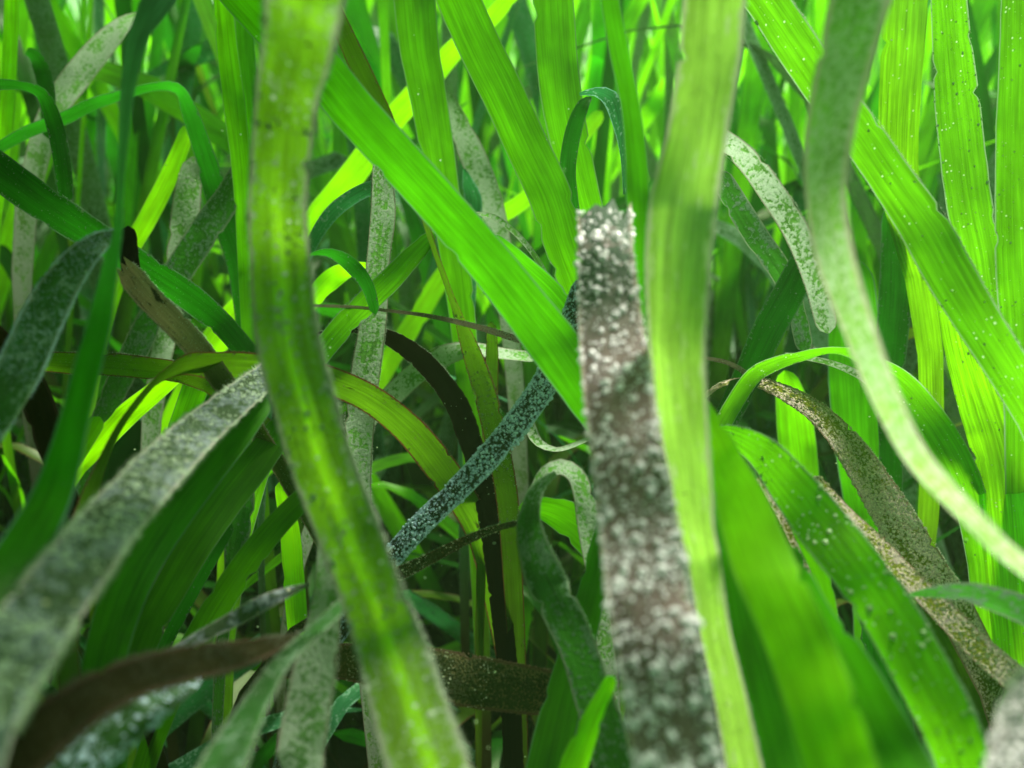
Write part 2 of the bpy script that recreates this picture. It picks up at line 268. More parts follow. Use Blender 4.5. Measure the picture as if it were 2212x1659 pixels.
traced = []
def blade(label, m, pts, D, root=None, jag=0.0, fuzz=(), twist=1, W=None, name='seagrass', cut=None, camber=0.08, groupn='seagrass blades in the foreground and middle ground'):
    """pts: (x, y, seen width); D: one depth in cm, or a list spread evenly over pts"""
    rng = random.Random(hash(label) % 1 + len(label) * 131 + int(pts[0][0] * 7 + pts[0][1]))
    n = len(pts); Ds = [D] * n if isinstance(D, (int, float)) else [D[min(int(i / (n - 1) * (len(D) - 1)), len(D) - 2)] * (1 - (i / (n - 1) * (len(D) - 1) - min(int(i / (n - 1) * (len(D) - 1)), len(D) - 2))) +
         D[min(int(i / (n - 1) * (len(D) - 1)), len(D) - 2) + 1] * (i / (n - 1) * (len(D) - 1) - min(int(i / (n - 1) * (len(D) - 1)), len(D) - 2)) for i in range(n)]
    K = [(x, y, w_, d) for (x, y, w_), d in zip(pts, Ds)]
    E = [K[0]] + K + [K[-1]]; S = []
    for i in range(n - 1):
        seg = max(2, int(math.hypot(K[i + 1][0] - K[i][0], K[i + 1][1] - K[i][1]) / (7 if jag else 13)))
        for s in range(seg):
            S.append([cr(E[i][q], E[i + 1][q], E[i + 2][q], E[i + 3][q], s / seg) for q in range(4)])
    S.append(list(K[-1]))
    C = [at(s[0], s[1], s[3]) for s in S]; ws = [max(s[2], 2) * s[3] / FP / 100 for s in S]
    Wm = (W / 100 if W else max(ws)); H = []; Nn = []; prev = None; inf = lambda s: -20 < s[0] < VW + 20 and -20 < s[1] < VH + 20
    in0, in1 = inf(S[0]), inf(S[-1])
    for i, c in enumerate(C):
        t = (C[min(i + 1, len(C) - 1)] - C[max(i - 1, 0)]).normalized(); d = (c - cam.location).normalized()
        side = t.cross(d).normalized()
        if prev and side.dot(prev) < 0: side = -side
        prev = side.copy(); nn = side.cross(t).normalized()
        if nn.dot(d) > 0: nn = -nn
        deep = math.sqrt(max(Wm * Wm - ws[i] ** 2, 0)); a = i / (len(C) - 1)
        if in0: deep *= min(1, a / 0.14)
        if in1: deep *= min(1, (1 - a) / 0.14)
        ww = ws[i] * (1 + (jag * noise.noise(Vector((i * 0.9, rng.random() * .4, len(label)))) if jag else 0.02 * noise.noise(Vector((i * .35, 0, len(label))))))
        h = side * ww / 2 + nn * deep / 2 * twist
        if jag: c = c + side * ww * jag * 0.25 * noise.noise(Vector((i * 0.7, 5, len(label)))); C[i] = c
        H.append(h); Nn.append(h.cross(t).normalized() * (1 if h.cross(t).dot(d) < 0 else -1))
    # blades that leave the picture go on: up through the canopy, or down to their root in the bed
    def more(end):
        c = C[end]; t = (C[end] - C[1 if end == 0 else -2]).normalized(); other = C[-1 if end == 0 else 0]
        sinks = inf(S[end]) and S[end][2] >= 17 and S[end][1] > S[2 if end == 0 else -3][1] + 3
        down = sinks and root is not False or root is True and S[end][1] >= S[-1 if end == 0 else 0][1] or (not inf(S[end]) and (S[end][1] > 1200 or (0 < S[end][1] and S[end][1] > S[-1 if end == 0 else 0][1])))
        if root is False or not (down or not inf(S[end])): return []
        res = []
        if down:
            g = Vector((c.x + t.x * .05, c.y + max(t.y, 0) * .05 + .01, -0.01)); p1 = c + t * min(.05, c.z * .5); p2 = Vector((g.x, g.y, g.z + c.z * .4))
            for k in range(1, 9):
                a = k / 8; res.append(c * (1 - a) ** 3 + p1 * 3 * a * (1 - a) ** 2 + p2 * 3 * a * a * (1 - a) + g * a ** 3)
        else:
            for k in range(1, 7): res.append(c + t * .012 * k + Vector((0, 0, -.0004 * k * k)))
        return [(p, H[end] * (1 - (0.55 * (i + 1) / len(res) if down else .1 * i)), Nn[end]) for i, p in enumerate(res)]
    for e0, seq in ((0, range(len(C))), (-1, range(len(C) - 1, -1, -1))):
        if inf(S[e0]) and S[e0][2] >= 17 and not (cut and e0 == 0) and (root is False or not S[e0][1] > S[2 if e0 == 0 else -3][1] + 3):
            acc = 0; last = C[e0]; Lr = H[e0].length * 1.3
            for i in seq:
                acc += (C[i] - last).length; last = C[i]
                if acc > Lr: break
                H[i] = H[i] * max(.12, math.sqrt(max(0, 1 - (1 - acc / Lr) ** 2)))
    rows = [(c, h, q) for c, h, q in zip(C, H, Nn)]
    vis = rows[:]
    m0, m1 = more(0), more(-1); rows = m0[::-1] + rows + m1
    nroot, nend = (5, 0) if len(m0) == 8 else (5, -1) if len(m1) == 8 else (0, 0)
    r = Rib(); r.add([x[0] for x in rows], [x[1] for x in rows], [x[2] for x in rows], seed=rng.uniform(0, 40), camber=camber, cols=6 if cut or jag else 4)
    kk = (6 if cut or jag else 4) + 1                # nicks and grazing marks in the edges
    if max(s[2] for s in S) > 40 and len(rows) > 14:
        for _ in range(rng.randint(2, 5)):
            i = rng.randint(4, len(rows) - 5); j = rng.choice((0, kk - 1)); mid = r.v[i * kk + kk // 2]
            for di, q in ((0, 1), (rng.choice((-1, 1)), .45)):
                r.v[(i + di) * kk + j] = r.v[(i + di) * kk + j].lerp(mid, rng.uniform(.10, .26) * q)
    if cut:                                       # a torn end: the last row is broken unevenly
        k = 7; idx = range(0, k)
        for j in idx:
            t = (rows[0][0] - rows[3][0]).normalized(); 
            for rr in range(7): r.v[rr * k + j] = r.v[rr * k + j] + t * cut[j % len(cut)] * .01 * (1 - rr / 7)
    o = r.build(name, M[m]); org = centre_origin(o)
    ft = [0.0] * len(r.v)                         # brown sheath at the foot of the blade, also painting in gap shade
    if nroot:
        nr = len(rows)
        for q in range(8):
            row = (7 - q) if nend == 0 else nr - 8 + q
            for j in range(kk): ft[row * kk + j] = min(1, (q + 1) / 5)
    o.data.attributes.new('foot', 'FLOAT', 'POINT').data.foreach_set('value', ft)
    tag(o, label, 'seagrass', groupn)
    for f in fuzz:
        nm, kind, mt, cnt, size, hair = f[:6]
        grains(nm, vis, FZ[mt], cnt, kind, o, org, size=size, hair=hair, rng=rng, lo=f[6] if len(f) > 6 else 0, hi=f[7] if len(f) > 7 else 1, edge_only=(len(f) > 8))
    traced.append(o)
    return o
HP = lambda n, l=.05, s=.006: ('algae_fuzz', 'hair', 'pale', n, s, l)
HG = lambda n, l=.05, s=.006: ('algae_fuzz', 'hair', 'green', n, s, l)

# ------------------------------------------------------------------ setting: the bed and the water
def seabed():
    n = 60; V = []; F = []
    for i in range(n + 1):
        for j in range(n + 1):
            x = (i / n - .5); y = (j / n - .5); x = math.copysign(abs(x * 2) ** 2.2, x) * 30; y = math.copysign(abs(y * 2) ** 2.2, y) * 30
            V.append((x, y, 0.012 * noise.noise(Vector((x * 6, y * 6, 0))) + .004 * noise.noise(Vector((x * 30, y * 30, 2)))))
    for i in range(n):
        for j in range(n): a = i * (n + 1) + j; F.append((a, a + n + 1, a + n + 2, a + 1))
    me = bpy.data.meshes.new('seabed'); me.from_pydata(V, [], F); me.polygons.foreach_set('use_smooth', [True] * len(F))
    m = bpy.data.materials.new('dark_silt'); m.use_nodes = True; T = m.node_tree; b = T.nodes['Principled BSDF']
    nn = T.nodes.new('ShaderNodeTexNoise'); nn.inputs['Scale'].default_value = 60; nn.inputs['Detail'].default_value = 8
    tc = T.nodes.new('ShaderNodeTexCoord'); T.links.new(tc.outputs['Object'], nn.inputs['Vector'])
    cr_ = T.nodes.new('ShaderNodeValToRGB'); cr_.color_ramp.elements[0].color = (0.002, 0.002, 0.001, 1); cr_.color_ramp.elements[1].color = (0.014, 0.011, 0.006, 1)
    T.links.new(nn.outputs[0], cr_.inputs[0]); T.links.new(cr_.outputs[0], b.inputs['Base Color']); b.inputs['Roughness'].default_value = 0.95
    bp = T.nodes.new('ShaderNodeBump'); bp.inputs['Distance'].default_value = .004; T.links.new(nn.outputs[0], bp.inputs['Height']); T.links.new(bp.outputs[0], b.inputs['Normal'])
    me.materials.append(m); o = link(bpy.data.objects.new('seabed', me)); o['kind'] = 'structure'
seabed()

# ------------------------------------------------------------------ blades one can point at, nearest first
blade('foremost left blade, broad olive-green with yellow stripe, white specks, pale furry edges', 'main',
 [(657,-20,168),(640,100,150),(619,210,131),(600,420,122),(604,553,128),(620,728,133),(655,868,133),(697,1008,133),(740,1120,133),(800,1280,132),(852,1428,150),(925,1659,172),(950,1760,185)],
 [10.2,12.5,13.6,13.2,13,12.3,9.6], fuzz=[HP(4200,.06,.008), ('epiphyte_grains','grain','pale',520,.035,0)])
blade('violet-grey blade crusted with white grains, broken off at the top, front centre', 'violet',
 [(1306,452,116),(1307,500,118),(1307,553,122),(1317,693,138),(1333,833,150),(1350,973,152),(1377,1134,168),(1400,1288,178),(1425,1428,182),(1463,1659,190),(1485,1780,195)],
 [15,14.2,12,10.8,10], jag=.03, cut=(-.18,-.06,.10,.0,.22,-.30,.16), fuzz=[('epiphyte_grains','grain','white',1150,.05,0), HP(1800,.04,.008)])
blade('tall pale lime blade finely streaked with algae, right of the violet-grey blade', 'pale',
 [(1543,-20,134),(1532,120,134),(1506,280,130),(1479,420,146),(1465,553,143),(1462,663,132),(1462,763,120),(1473,903,108),(1490,1030,90),(1502,1134,78),(1520,1218,70),(1543,1358,66),(1575,1498,70),(1607,1659,80),(1622,1740,85)],
 [13.2,13.2,12.8,13,13.4,13], fuzz=[HP(2200,.05,.008)])
blade('pale mossy cream-edged blade bowing left, then sweeping down to the right edge', 'pale2',
 [(1868,-40,128),(1860,-10,125),(1823,140,112),(1793,280,102),(1784,420,84),(1803,553,80),(1849,693,68),(1901,833,60),(1970,973,52),(2040,1058,46),(2110,1130,42),(2170,1190,40),(2240,1245,38)],
 [12.5,12.2,11.5,11,10.5], fuzz=[HP(2200,.05,.008)])
blade('broad smooth blurred lime blade fanning down at the bottom right, nearest the lens', 'glow',
 [(1490,850,50),(1530,930,66),(1560,1010,95),(1600,1090,112),(1648,1218,133),(1712,1358,140),(1765,1498,150),(1815,1659,158),(1850,1780,165)], [15,14,12,10.3,9.6])
blade('plain mid-green blade between pale streaked blade and broad lime blade at the bottom', 'mid',
 [(1530,1000,50),(1560,1100,66),(1585,1230,84),(1612,1358,96),(1650,1498,104),(1700,1659,112),(1730,1780,115)], [16,14.5,13])
blade('green blade emerging to the right from under the broad lime blade at the bottom', 'mid',
 [(1690,1180,60),(1755,1330,80),(1835,1450,104),(1930,1640,140),(1990,1760,150)], [14.5,13,11.5])
blade('bright green speckled blade curving from the centre right down to the bottom right', 'bubbly',
 [(1548,928,14),(1590,945,46),(1650,985,74),(1722,1070,100),(1795,1160,112),(1855,1235,114),(1930,1345,118),(2000,1470,122),(2055,1580,118),(2085,1670,112),(2110,1780,110)], [18.5,16.5,14.5,13,12.5],
 fuzz=[HG(2200,.035,.007), ('epiphyte_grains','grain','bead',160,.04,0)])
blade('arched gold and violet crusted blade hanging down at the right', 'gold',
 [(1522,856,8),(1560,830,10),(1610,822,14),(1665,835,28),(1742,875,42),(1802,928,54),(1852,992,68),(1902,1070,78),(1952,1150,84),(2008,1240,84),(2060,1310,80)], [21.5,21,20,19.5], jag=.05,
 fuzz=[('epiphyte_grains','grain','gold',4200,.030,0), ('algae_fuzz','hair','gold',1600,.007,.035)])
blade('narrow golden crusted strip with red edge, below the arched gold blade', 'gold',
 [(1760,1030,20),(1830,1110,28),(1900,1180,38),(1970,1255,44),(2040,1325,52),(2110,1395,56),(2190,1465,60),(2260,1530,60)], [18.5,18,17], jag=.04,
 fuzz=[('epiphyte_grains','grain','gold',1500,.022,0), ('algae_fuzz','hair','rust',700,.007,.03)])
blade('small pale grey-green leaf tip crossing the golden strip at the right edge', 'fuzzdk',
 [(1963,1288,5),(1985,1284,14),(2030,1279,28),(2090,1280,42),(2160,1298,54),(2230,1325,64),(2300,1360,70)], [15.5,14.5], fuzz=[HG(600,.03)])
blade('broad finely lined yellow-green blade standing lowest along the right edge', 'yellow',
 [(2040,580,50),(2068,650,84),(2098,760,104),(2135,880,116),(2165,980,118),(2180,1080,118),(2195,1250,118),(2210,1420,112),(2225,1600,110),(2235,1700,110)], [21,20,18.5], fuzz=[('epiphyte_grains','grain','bead',240,.02,0)])
blade('long upright lime blade covered in tiny beads near the right edge', 'bubbly',
 [(2047,-30,70),(2054,80,76),(2066,210,88),(2080,340,90),(2095,450,90),(2118,560,88),(2135,680,80),(2150,800,70)], 22.5, fuzz=[('epiphyte_grains','grain','bead',420,.022,0)])
blade('broad green diagonal blade running behind the bowed pale blade to the right edge', 'bubbly',
 [(1600,-70,80),(1660,10,84),(1720,100,88),(1800,215,88),(1865,300,86),(1930,395,88),(1995,490,98),(2050,590,98),(2110,690,92),(2170,785,88),(2240,900,85)], [20,18.5,17.5],
 fuzz=[('algae_fuzz','hair','pale',1200,.007,.04,0,1,1), ('epiphyte_grains','grain','bead',60,.028,0)])
blade('upright green blade with curly threads cut off by the right edge', 'bubbly',
 [(2205,-30,76),(2203,150,84),(2200,300,90),(2205,553,100),(2215,700,100),(2225,900,100)], 19.5, fuzz=[('epiphyte_grains','grain','bead',160,.022,0)])
blade('broad upright finely lined yellow-green blade between bowed pale blade and beaded blade', 'yellow',
 [(1958,-30,92),(1950,100,88),(1943,220,84),(1940,350,80),(1955,470,72),(1985,600,56)], 24.5)
blade('long broad green blade crossing the middle from top left down to the violet-grey blade', 'mid',
 [(470,-70,88),(540,10,88),(610,80,96),(690,150,102),(760,235,100),(860,345,98),(960,455,98),(1050,560,100),(1130,660,104),(1200,750,112),(1262,840,104),(1320,930,90),(1360,1020,80)], [18.5,17.5,17.2,17.5], root=True)
blade('short dark green blade overlapping the crossing blade from behind beside the violet-grey blade', 'mid',
 [(1060,510,26),(1125,580,60),(1185,645,78),(1235,715,84),(1285,800,80),(1320,880,60)], 19.5)
blade('broad green blade slanting from the top centre down to the violet-grey blade', 'green',
 [(960,-70,84),(990,0,92),(1040,110,93),(1085,200,93),(1140,320,93),(1187,420,94),(1222,530,92),(1262,640,88),(1300,760,80)], 20.3)
blade('narrow twisting blade with rust-red edges passing behind the crossing blade', 'olive',
 [(690,-60,34),(730,40,36),(765,120,42),(800,190,40),(835,255,30),(875,340,14),(903,420,16),(932,520,12),(960,600,12),(990,680,18),(1015,750,38),(1045,840,48),(1065,920,50),(1085,1010,50),(1098,1100,48),(1105,1200,44)], [19.5,19.6,21.5,22.5], root=True,
 fuzz=[('algae_fuzz','hair','rust',1500,.006,.03,.1,.8,1), ('epiphyte_grains','grain','pale',700,.02,0,.6,.95)])
blade('bright lime blade slanting up to the right behind the two crossing green blades', 'glow',
 [(330,1000,52),(360,940,55),(400,860,58),(450,760,62),(510,680,62),(600,590,58),(680,480,60),(760,380,58),(840,270,54),(920,180,52),(985,105,45),(1060,40,38),(1120,-30,35)], 29.5)
blade('narrow lime blade rising to the right in the gap between the crossing green blades', 'glow',
 [(840,780,45),(905,680,45),(955,600,42),(1040,495,40),(1135,430,36),(1220,340,34),(1300,240,32)], 32)
blade('furry grey-green upright blade behind the striped foremost blade', 'fuzzy',
 [(822,320,30),(826,400,46),(827,470,54),(817,560,50),(808,680,56),(790,800,62),(778,900,64),(772,1000,60),(772,1080,60),(778,1180,56)], 21.8, root=True,
 fuzz=[HP(5200,.04,.006)])
blade('slanting blade speckled blue-grey on black at the middle', 'blue',
 [(1262,600,40),(1243,660,46),(1222,730,52),(1185,815,58),(1120,910,58),(1060,982,56),(985,1060,52),(910,1132,50),(850,1200,48),(800,1262,44)], 19.2, fuzz=[('epiphyte_grains','grain','blue',1500,.03,0)])
blade('black decayed blade arching over and down to the dark middle', 'black',
 [(640,752,12),(690,724,14),(740,712,14),(790,714,22),(850,735,36),(905,773,44),(950,820,46),(990,880,50),(1015,950,50),(1035,1010,48),(1052,1080,52),(1070,1200,50),(1083,1320,46),(1095,1430,44),(1105,1550,44),(1110,1680,44)], [23,22.8,22.8,23.2], jag=.09, root=True,
 fuzz=[('algae_fuzz','hair','pale',900,.006,.035,0,.3,1), ('epiphyte_grains','grain','pale',26,.05,0,.3,.6)])
blade('olive blade with ragged rusty edges arching behind the striped foremost blade', 'olive',
 [(170,1160,50),(190,1090,40),(218,1010,22),(255,930,15),(300,865,13),(350,812,16),(402,786,44),(470,790,62),(550,795,65),(640,808,65),(710,822,62),(800,862,62),(880,925,66),(940,995,70),(1000,1080,66),(1040,1160,60),(1065,1260,55)], [15.5,17.5,19.5,21.5,24], jag=.02,
 fuzz=[('algae_fuzz','hair','rust',1500,.007,.035,0,1,1)])
blade('olive horizontal blade with furry top edge, ending at the arching olive blade', 'olive',
 [(-40,800,30),(20,790,34),(90,782,42),(160,785,48),(240,787,50),(320,795,48),(390,805,44),(450,830,36)], 20.5, fuzz=[HP(900,.035)])
blade('large grey mottled furry blade sweeping down to the bottom left, close to the lens', 'grey',
 [(590,790,40),(560,822,58),(500,870,70),(430,928,84),(370,985,98),(300,1060,110),(230,1138,122),(150,1240,138),(70,1350,155),(0,1450,172),(-60,1550,185)], [19.5,17,14.5,12,10,9], jag=.05,
 fuzz=[('epiphyte_grains','grain','pale',2000,.04,0), HP(5200,.08,.009)])
blade('thin blade twisting from teal at the top left to bright green at the left edge', 'turning',
 [(365,-50,70),(343,0,62),(312,60,46),(294,105,38),(276,200,28),(264,340,17),(258,430,13),(252,500,18),(240,560,30),(217,680,46),(196,765,54),(160,905,60),(120,1045,78),(70,1150,98),(10,1260,118),(-60,1380,130)], [15.5,14.5,14,13.5,12.5,10.5], fuzz=[HG(900,.03)])
blade('dark green diagonal blade entering at the left edge and slanting down right', 'deep',
 [(-60,328,76),(0,372,78),(90,437,76),(180,495,70),(270,552,62),(350,602,60),(420,650,60),(485,705,50)], 21, fuzz=[HG(800,.03)])
blade('broken blade with a tan frayed tip slanting down right under the dark diagonal blade', 'tan',
 [(268,578,40),(285,600,54),(320,642,54),(370,692,54),(420,745,54),(470,810,50),(520,880,42),(560,940,38),(600,1000,36),(640,1070,34),(685,1150,30)], [18.2,19,20.5], jag=.06, root=True,
 cut=(-.1,.12,-.08,.15,.0,.2,.02), fuzz=[('algae_fuzz','hair','pale',1400,.007,.04)])
blade('short black-brown stub standing at the tan frayed tip', 'black',
 [(277,488,30),(277,515,36),(278,540,38),(284,590,38),(292,620,34)], 18.9, jag=.08, root=False)
blade('blue-grey furry blade with a green centre arching down to the left edge', 'fuzzdk',
 [(258,503,14),(215,520,38),(170,560,58),(130,615,72),(95,680,80),(65,745,84),(35,810,86),(0,870,88),(-60,950,90)], [16.5,15.5,14.5], jag=.03,
 fuzz=[('algae_fuzz','hair','blue',4200,.008,.05)])
blade('dark brown blade under the blue-grey furry blade at the left edge', 'brown',
 [(-40,690,40),(20,760,46),(65,830,62),(92,900,64),(115,980,52),(145,1060,35)], 17.5)
blade('dark glossy green blade hooking over and hanging down at the upper left', 'deep',
 [(-50,188,28),(0,182,24),(50,186,18),(90,205,28),(112,250,34),(128,310,36),(138,380,34),(144,440,28)], 23.5, root=False)
blade('dark blade with a blunt brown tip behind the hooked green blade', 'deep',
 [(58,110,16),(75,122,28),(90,150,34),(100,190,34),(104,240,30),(105,300,26)], 28, root=False)
blade('dark green blade folded sharply over like a roof at the upper left', 'deep',
 [(-20,330,22),(60,285,26),(140,255,28),(200,225,26),(280,200,20),(340,187,18),(385,195,24),(412,250,36),(440,330,42),(465,410,50),(490,490,50),(515,570,50),(530,680,45),(535,800,40)], 26.5)
blade('rounded grey furry blade tip standing left of the pointed furry tip', 'fuzzy',
 [(428,343,14),(416,360,40),(408,400,52),(402,450,58),(395,510,58),(385,580,54),(372,660,50),(350,760,45)], 26.8, fuzz=[HP(700,.04)])
blade('pointed furry green blade tip with yellow edges leaning to the right', 'fuzzdk',
 [(508,350,6),(503,385,34),(492,425,54),(455,480,62),(415,540,62),(370,610,60),(330,680,56),(290,760,55),(250,840,50),(210,930,45)], 25.5, fuzz=[HP(900,.04)])
blade('blurred pink-grey blade bending over at the upper left', 'fuzzy',
 [(90,300,50),(120,230,52),(170,160,56),(220,100,50),(265,55,36),(300,38,22),(330,45,14)], 31)
blade('upright green blade left of the foremost striped blade at the top', 'green', [(478,-30,42),(490,100,44),(505,220,46),(520,350,42),(528,470,38),(532,600,34)], 25)
blade('upright green blade at the top just touching the foremost striped blade', 'mid', [(525,-30,38),(530,100,38),(543,220,38),(556,340,36)], 26)
blade('lime blade standing at the top left corner', 'lime', [(25,-30,28),(22,100,30),(14,250,30),(5,350,26),(-10,470,26)], 29)
blade('broad upright green blade behind the slanting blade at the top centre', 'green',
 [(893,-30,92),(905,100,86),(925,210,80),(945,330,74),(965,450,64),(985,580,62),(1000,700,56),(1010,820,50)], 25.5)
blade('broad upright green blade left of the narrow dark green upright blade, top centre', 'green',
 [(1193,-30,88),(1205,150,90),(1225,280,86),(1255,400,72),(1278,490,62),(1290,600,56)], 23.5)
blade('narrow dark green blade with a yellow edge coming down beside the pale streaked blade', 'mid',
 [(1310,-40,38),(1335,100,42),(1360,220,40),(1373,330,46),(1378,430,50),(1384,520,38),(1388,610,24),(1392,720,16)], 16.2)
blade('dark green hooked leaf above the broken top of the violet-grey blade', 'deep',
 [(1278,212,6),(1262,222,24),(1245,262,34),(1233,310,36),(1226,370,36),(1232,430,34),(1245,500,30)], 22.8)
blade('pale teal bent leaf beside the dark hooked leaf', 'teal', [(1252,203,6),(1285,198,18),(1318,212,36),(1335,260,28),(1346,330,14),(1352,420,12)], 22.2, root=False)
blade('grey furry blade arching down to the right behind the pale streaked blade', 'fuzzy',
 [(1490,268,34),(1560,300,42),(1620,352,50),(1670,420,54),(1710,482,54),(1740,545,52),(1765,620,48),(1790,720,44)], 19.8, fuzz=[HP(1500,.035)], root=False)
blade('dull grey-green blade below and parallel to the grey furry arch', 'fuzzdk', [(1550,370,42),(1590,440,50),(1640,520,52),(1690,592,48),(1720,670,40),(1740,760,36)], 22.5, root=False)
blade('dark green blade leaning left across the grey furry arch on the right', 'deep',
 [(1800,470,50),(1745,555,62),(1700,640,68),(1660,712,68),(1625,790,62),(1592,860,58),(1560,925,52),(1535,1010,44)], 20.9, fuzz=[HG(700,.025)], root=True)
blade('thin green blade arching up and over into a broad beaded end at the right', 'bubbly',
 [(1575,890,38),(1625,815,36),(1680,785,30),(1740,768,22),(1800,757,14),(1850,765,26),(1900,795,46),(1950,835,62),(2000,900,74),(2045,970,78),(2080,1040,74),(2105,1120,66),(2120,1220,55)], 20.4,
 fuzz=[HG(800,.03), ('epiphyte_grains','grain','bead',120,.022,0)])
blade('lime blade in the shade behind the gold arch', 'lime', [(1695,800,40),(1712,880,72),(1722,960,80),(1732,1040,74),(1745,1130,60)], 26.5)
blade('broad textured green blade hanging behind the bowed pale blade', 'mid', [(1838,560,80),(1842,660,100),(1846,770,112),(1852,880,112),(1862,1000,104),(1875,1120,90)], 26)
blade('dark upright blade right of the bowed pale blade', 'deep', [(1930,440,50),(1935,540,62),(1934,640,68),(1926,740,64),(1922,840,56),(1925,950,50)], 25)
blade('soft green blade with a dark ripple, middle one of the three at the lower left', 'mid',
 [(575,860,46),(510,940,64),(440,1022,80),(362,1120,92),(292,1230,96),(252,1330,92),(225,1430,88),(200,1580,85),(190,1700,85)], [18,16,14.5], jag=.02)
blade('green blade against the dark hollow right of the rippled blade', 'green', [(625,900,54),(560,990,70),(482,1090,74),(420,1180,74),(368,1270,70),(320,1360,66),(278,1480,60),(250,1620,55)], [20,18,17])
blade('dark-streaked green blade slanting down left from behind the foremost striped blade', 'green', [(740,1000,40),(670,1062,46),(600,1132,52),(540,1205,58),(482,1290,60),(430,1375,60),(380,1470,56),(330,1600,50)], 18.5)
blade('narrow dark green blade in the hollow between two green blades at the lower left', 'deep', [(500,1130,26),(468,1185,30),(420,1270,30),(368,1370,28),(320,1470,26)], 19.5)
blade('lime-striped upright blade glowing left of the foremost striped blade', 'glow', [(605,1040,28),(625,1140,42),(633,1230,46),(640,1320,46),(648,1420,40)], 21)
blade('pointed grey spotted leaf tip above the brown blade', 'grey', [(668,1262,5),(620,1280,22),(570,1302,34),(510,1335,34),(450,1366,28),(390,1400,24),(310,1445,22)], 15.4, fuzz=[HG(900,.03)])
blade('grey-green crusted blade end in the hollow at the lower left', 'fuzzdk', [(525,1010,36),(520,1070,58),(514,1130,60),(506,1190,44),(498,1240,28)], 20.2, fuzz=[HG(600,.03)])
blade('long dark brown pointed blade sweeping to the bottom left corner', 'brown',
 [(648,1371,4),(605,1384,26),(540,1403,52),(470,1420,68),(390,1436,76),(300,1460,84),(210,1500,96),(120,1560,108),(40,1625,122),(-50,1705,130)], [14.4,12.5,10.5,9.2], jag=.05, fuzz=[('algae_fuzz','hair','dark',2600,.008,.07)])
blade('pale grey-green folded stalk leaning left below the brown blade', 'fuzzdk',
 [(775,1270,18),(722,1322,28),(660,1380,32),(600,1440,36),(555,1510,52),(515,1580,72),(478,1659,96),(440,1760,110)], [14,12.6,11.4,10.4], fuzz=[HP(1500,.05)])
blade('green spotted blade with a cream edge at the very bottom left', 'fuzzdk', [(425,1440,44),(385,1475,62),(335,1512,80),(262,1572,90),(178,1655,98),(90,1760,110)], [13.4,12,11], fuzz=[('epiphyte_grains','grain','blue',320,.04,0)])
blade('grey-edged green blade coming straight down under the foremost striped blade', 'fuzzy',
 [(698,1130,22),(704,1200,40),(706,1270,56),(700,1330,70),(688,1400,84),(675,1470,94),(662,1545,98),(650,1620,102),(640,1720,102)], [15.5,14.6,13.8], fuzz=[HP(1500,.05)])
blade('dark rusty crusted blade lying level across the dark hollow', 'rustgold',
 [(600,1450,40),(700,1430,66),(800,1435,88),(900,1450,106),(980,1465,110),(1070,1480,106),(1160,1494,98),(1240,1506,88),(1330,1522,76)], 18.2, jag=.04,
 fuzz=[('epiphyte_grains','grain','gold',700,.02,0,.2,.62), ('algae_fuzz','hair','rust',1300,.007,.035)])
blade('thin reddish furry strip rising to the right above the dark hollow', 'rustgold', [(790,1270,24),(860,1240,30),(930,1206,25),(1000,1170,20),(1060,1145,15),(1130,1126,10)], 19, jag=.08,
 fuzz=[HG(1400,.05), ('epiphyte_grains','grain','gold',300,.02,0)])
blade('dark furry green leaf twisting downward left of the violet-grey blade', 'fuzzdk',
 [(1200,1022,10),(1172,1042,22),(1150,1075,38),(1141,1125,50),(1152,1185,68),(1180,1255,86),(1215,1325,84),(1250,1405,80),(1280,1500,84),(1312,1600,88),(1335,1700,90)], [17.4,16.4,15.6], fuzz=[HG(2200,.04)])
blade('curled furry leaf looping over beside the violet-grey blade', 'fuzzy',
 [(1140,1085,14),(1160,1045,20),(1178,1022,30),(1210,1008,34),(1242,1024,38),(1262,1070,46),(1270,1120,50),(1280,1190,46),(1292,1270,40)], 18.6, fuzz=[HG(1100,.035)])
blade('smooth vivid green blade seen through the curled furry leaf', 'green', [(1120,1098,26),(1175,1098,54),(1230,1122,76),(1280,1165,82),(1335,1230,80),(1370,1310,70)], 19.6)
blade('deep green blade leaning down left from behind the violet-grey blade', 'mid',
 [(1325,1080,36),(1300,1180,52),(1275,1290,60),(1247,1400,72),(1220,1500,82),(1195,1600,90),(1172,1710,95)], [17.6,16.6,15.8])
blade('lime streaked blade at the bottom left of the violet-grey blade', 'lime', [(1325,1460,26),(1282,1550,44),(1245,1640,60),(1210,1730,70)], 14.6)
blade('thin pink-grey strip lying nearly level behind the crossing blade', 'twig', [(670,660,6),(760,663,7),(838,671,7),(929,683,9),(1034,707,13),(1115,732,15),(1180,752,14)], 20.6, name='seagrass', fuzz=[HP(400,.03)])
blade('short yellow-olive upright blade with a reddish edge in the middle', 'olive', [(1061,695,18),(1063,760,27),(1062,830,28),(1060,900,28),(1050,980,24),(1045,1080,22)], 23.6, root=True)
blade('furry grey-green blade arching low behind the black decayed blade', 'fuzzy', [(770,940,36),(800,900,42),(850,852,48),(900,806,48),(960,768,46),(1020,755,32),(1090,764,24),(1160,772,22)], 25, fuzz=[HP(1200,.04)])
blade('small curled grey leaf left of the violet-grey blade', 'fuzzy', [(1140,900,20),(1148,930,26),(1165,957,18),(1200,971,10),(1240,961,10),(1285,940,10)], 20.2, fuzz=[HP(300,.03)], root=False)
blade('green leaf with a blunt tip crossing the furry grey-green upright blade', 'bubbly', [(938,503,16),(922,520,34),(890,553,44),(845,602,50),(795,650,52),(745,700,52),(695,760,48),(650,830,42)], 20.7, fuzz=[HG(900,.035)])
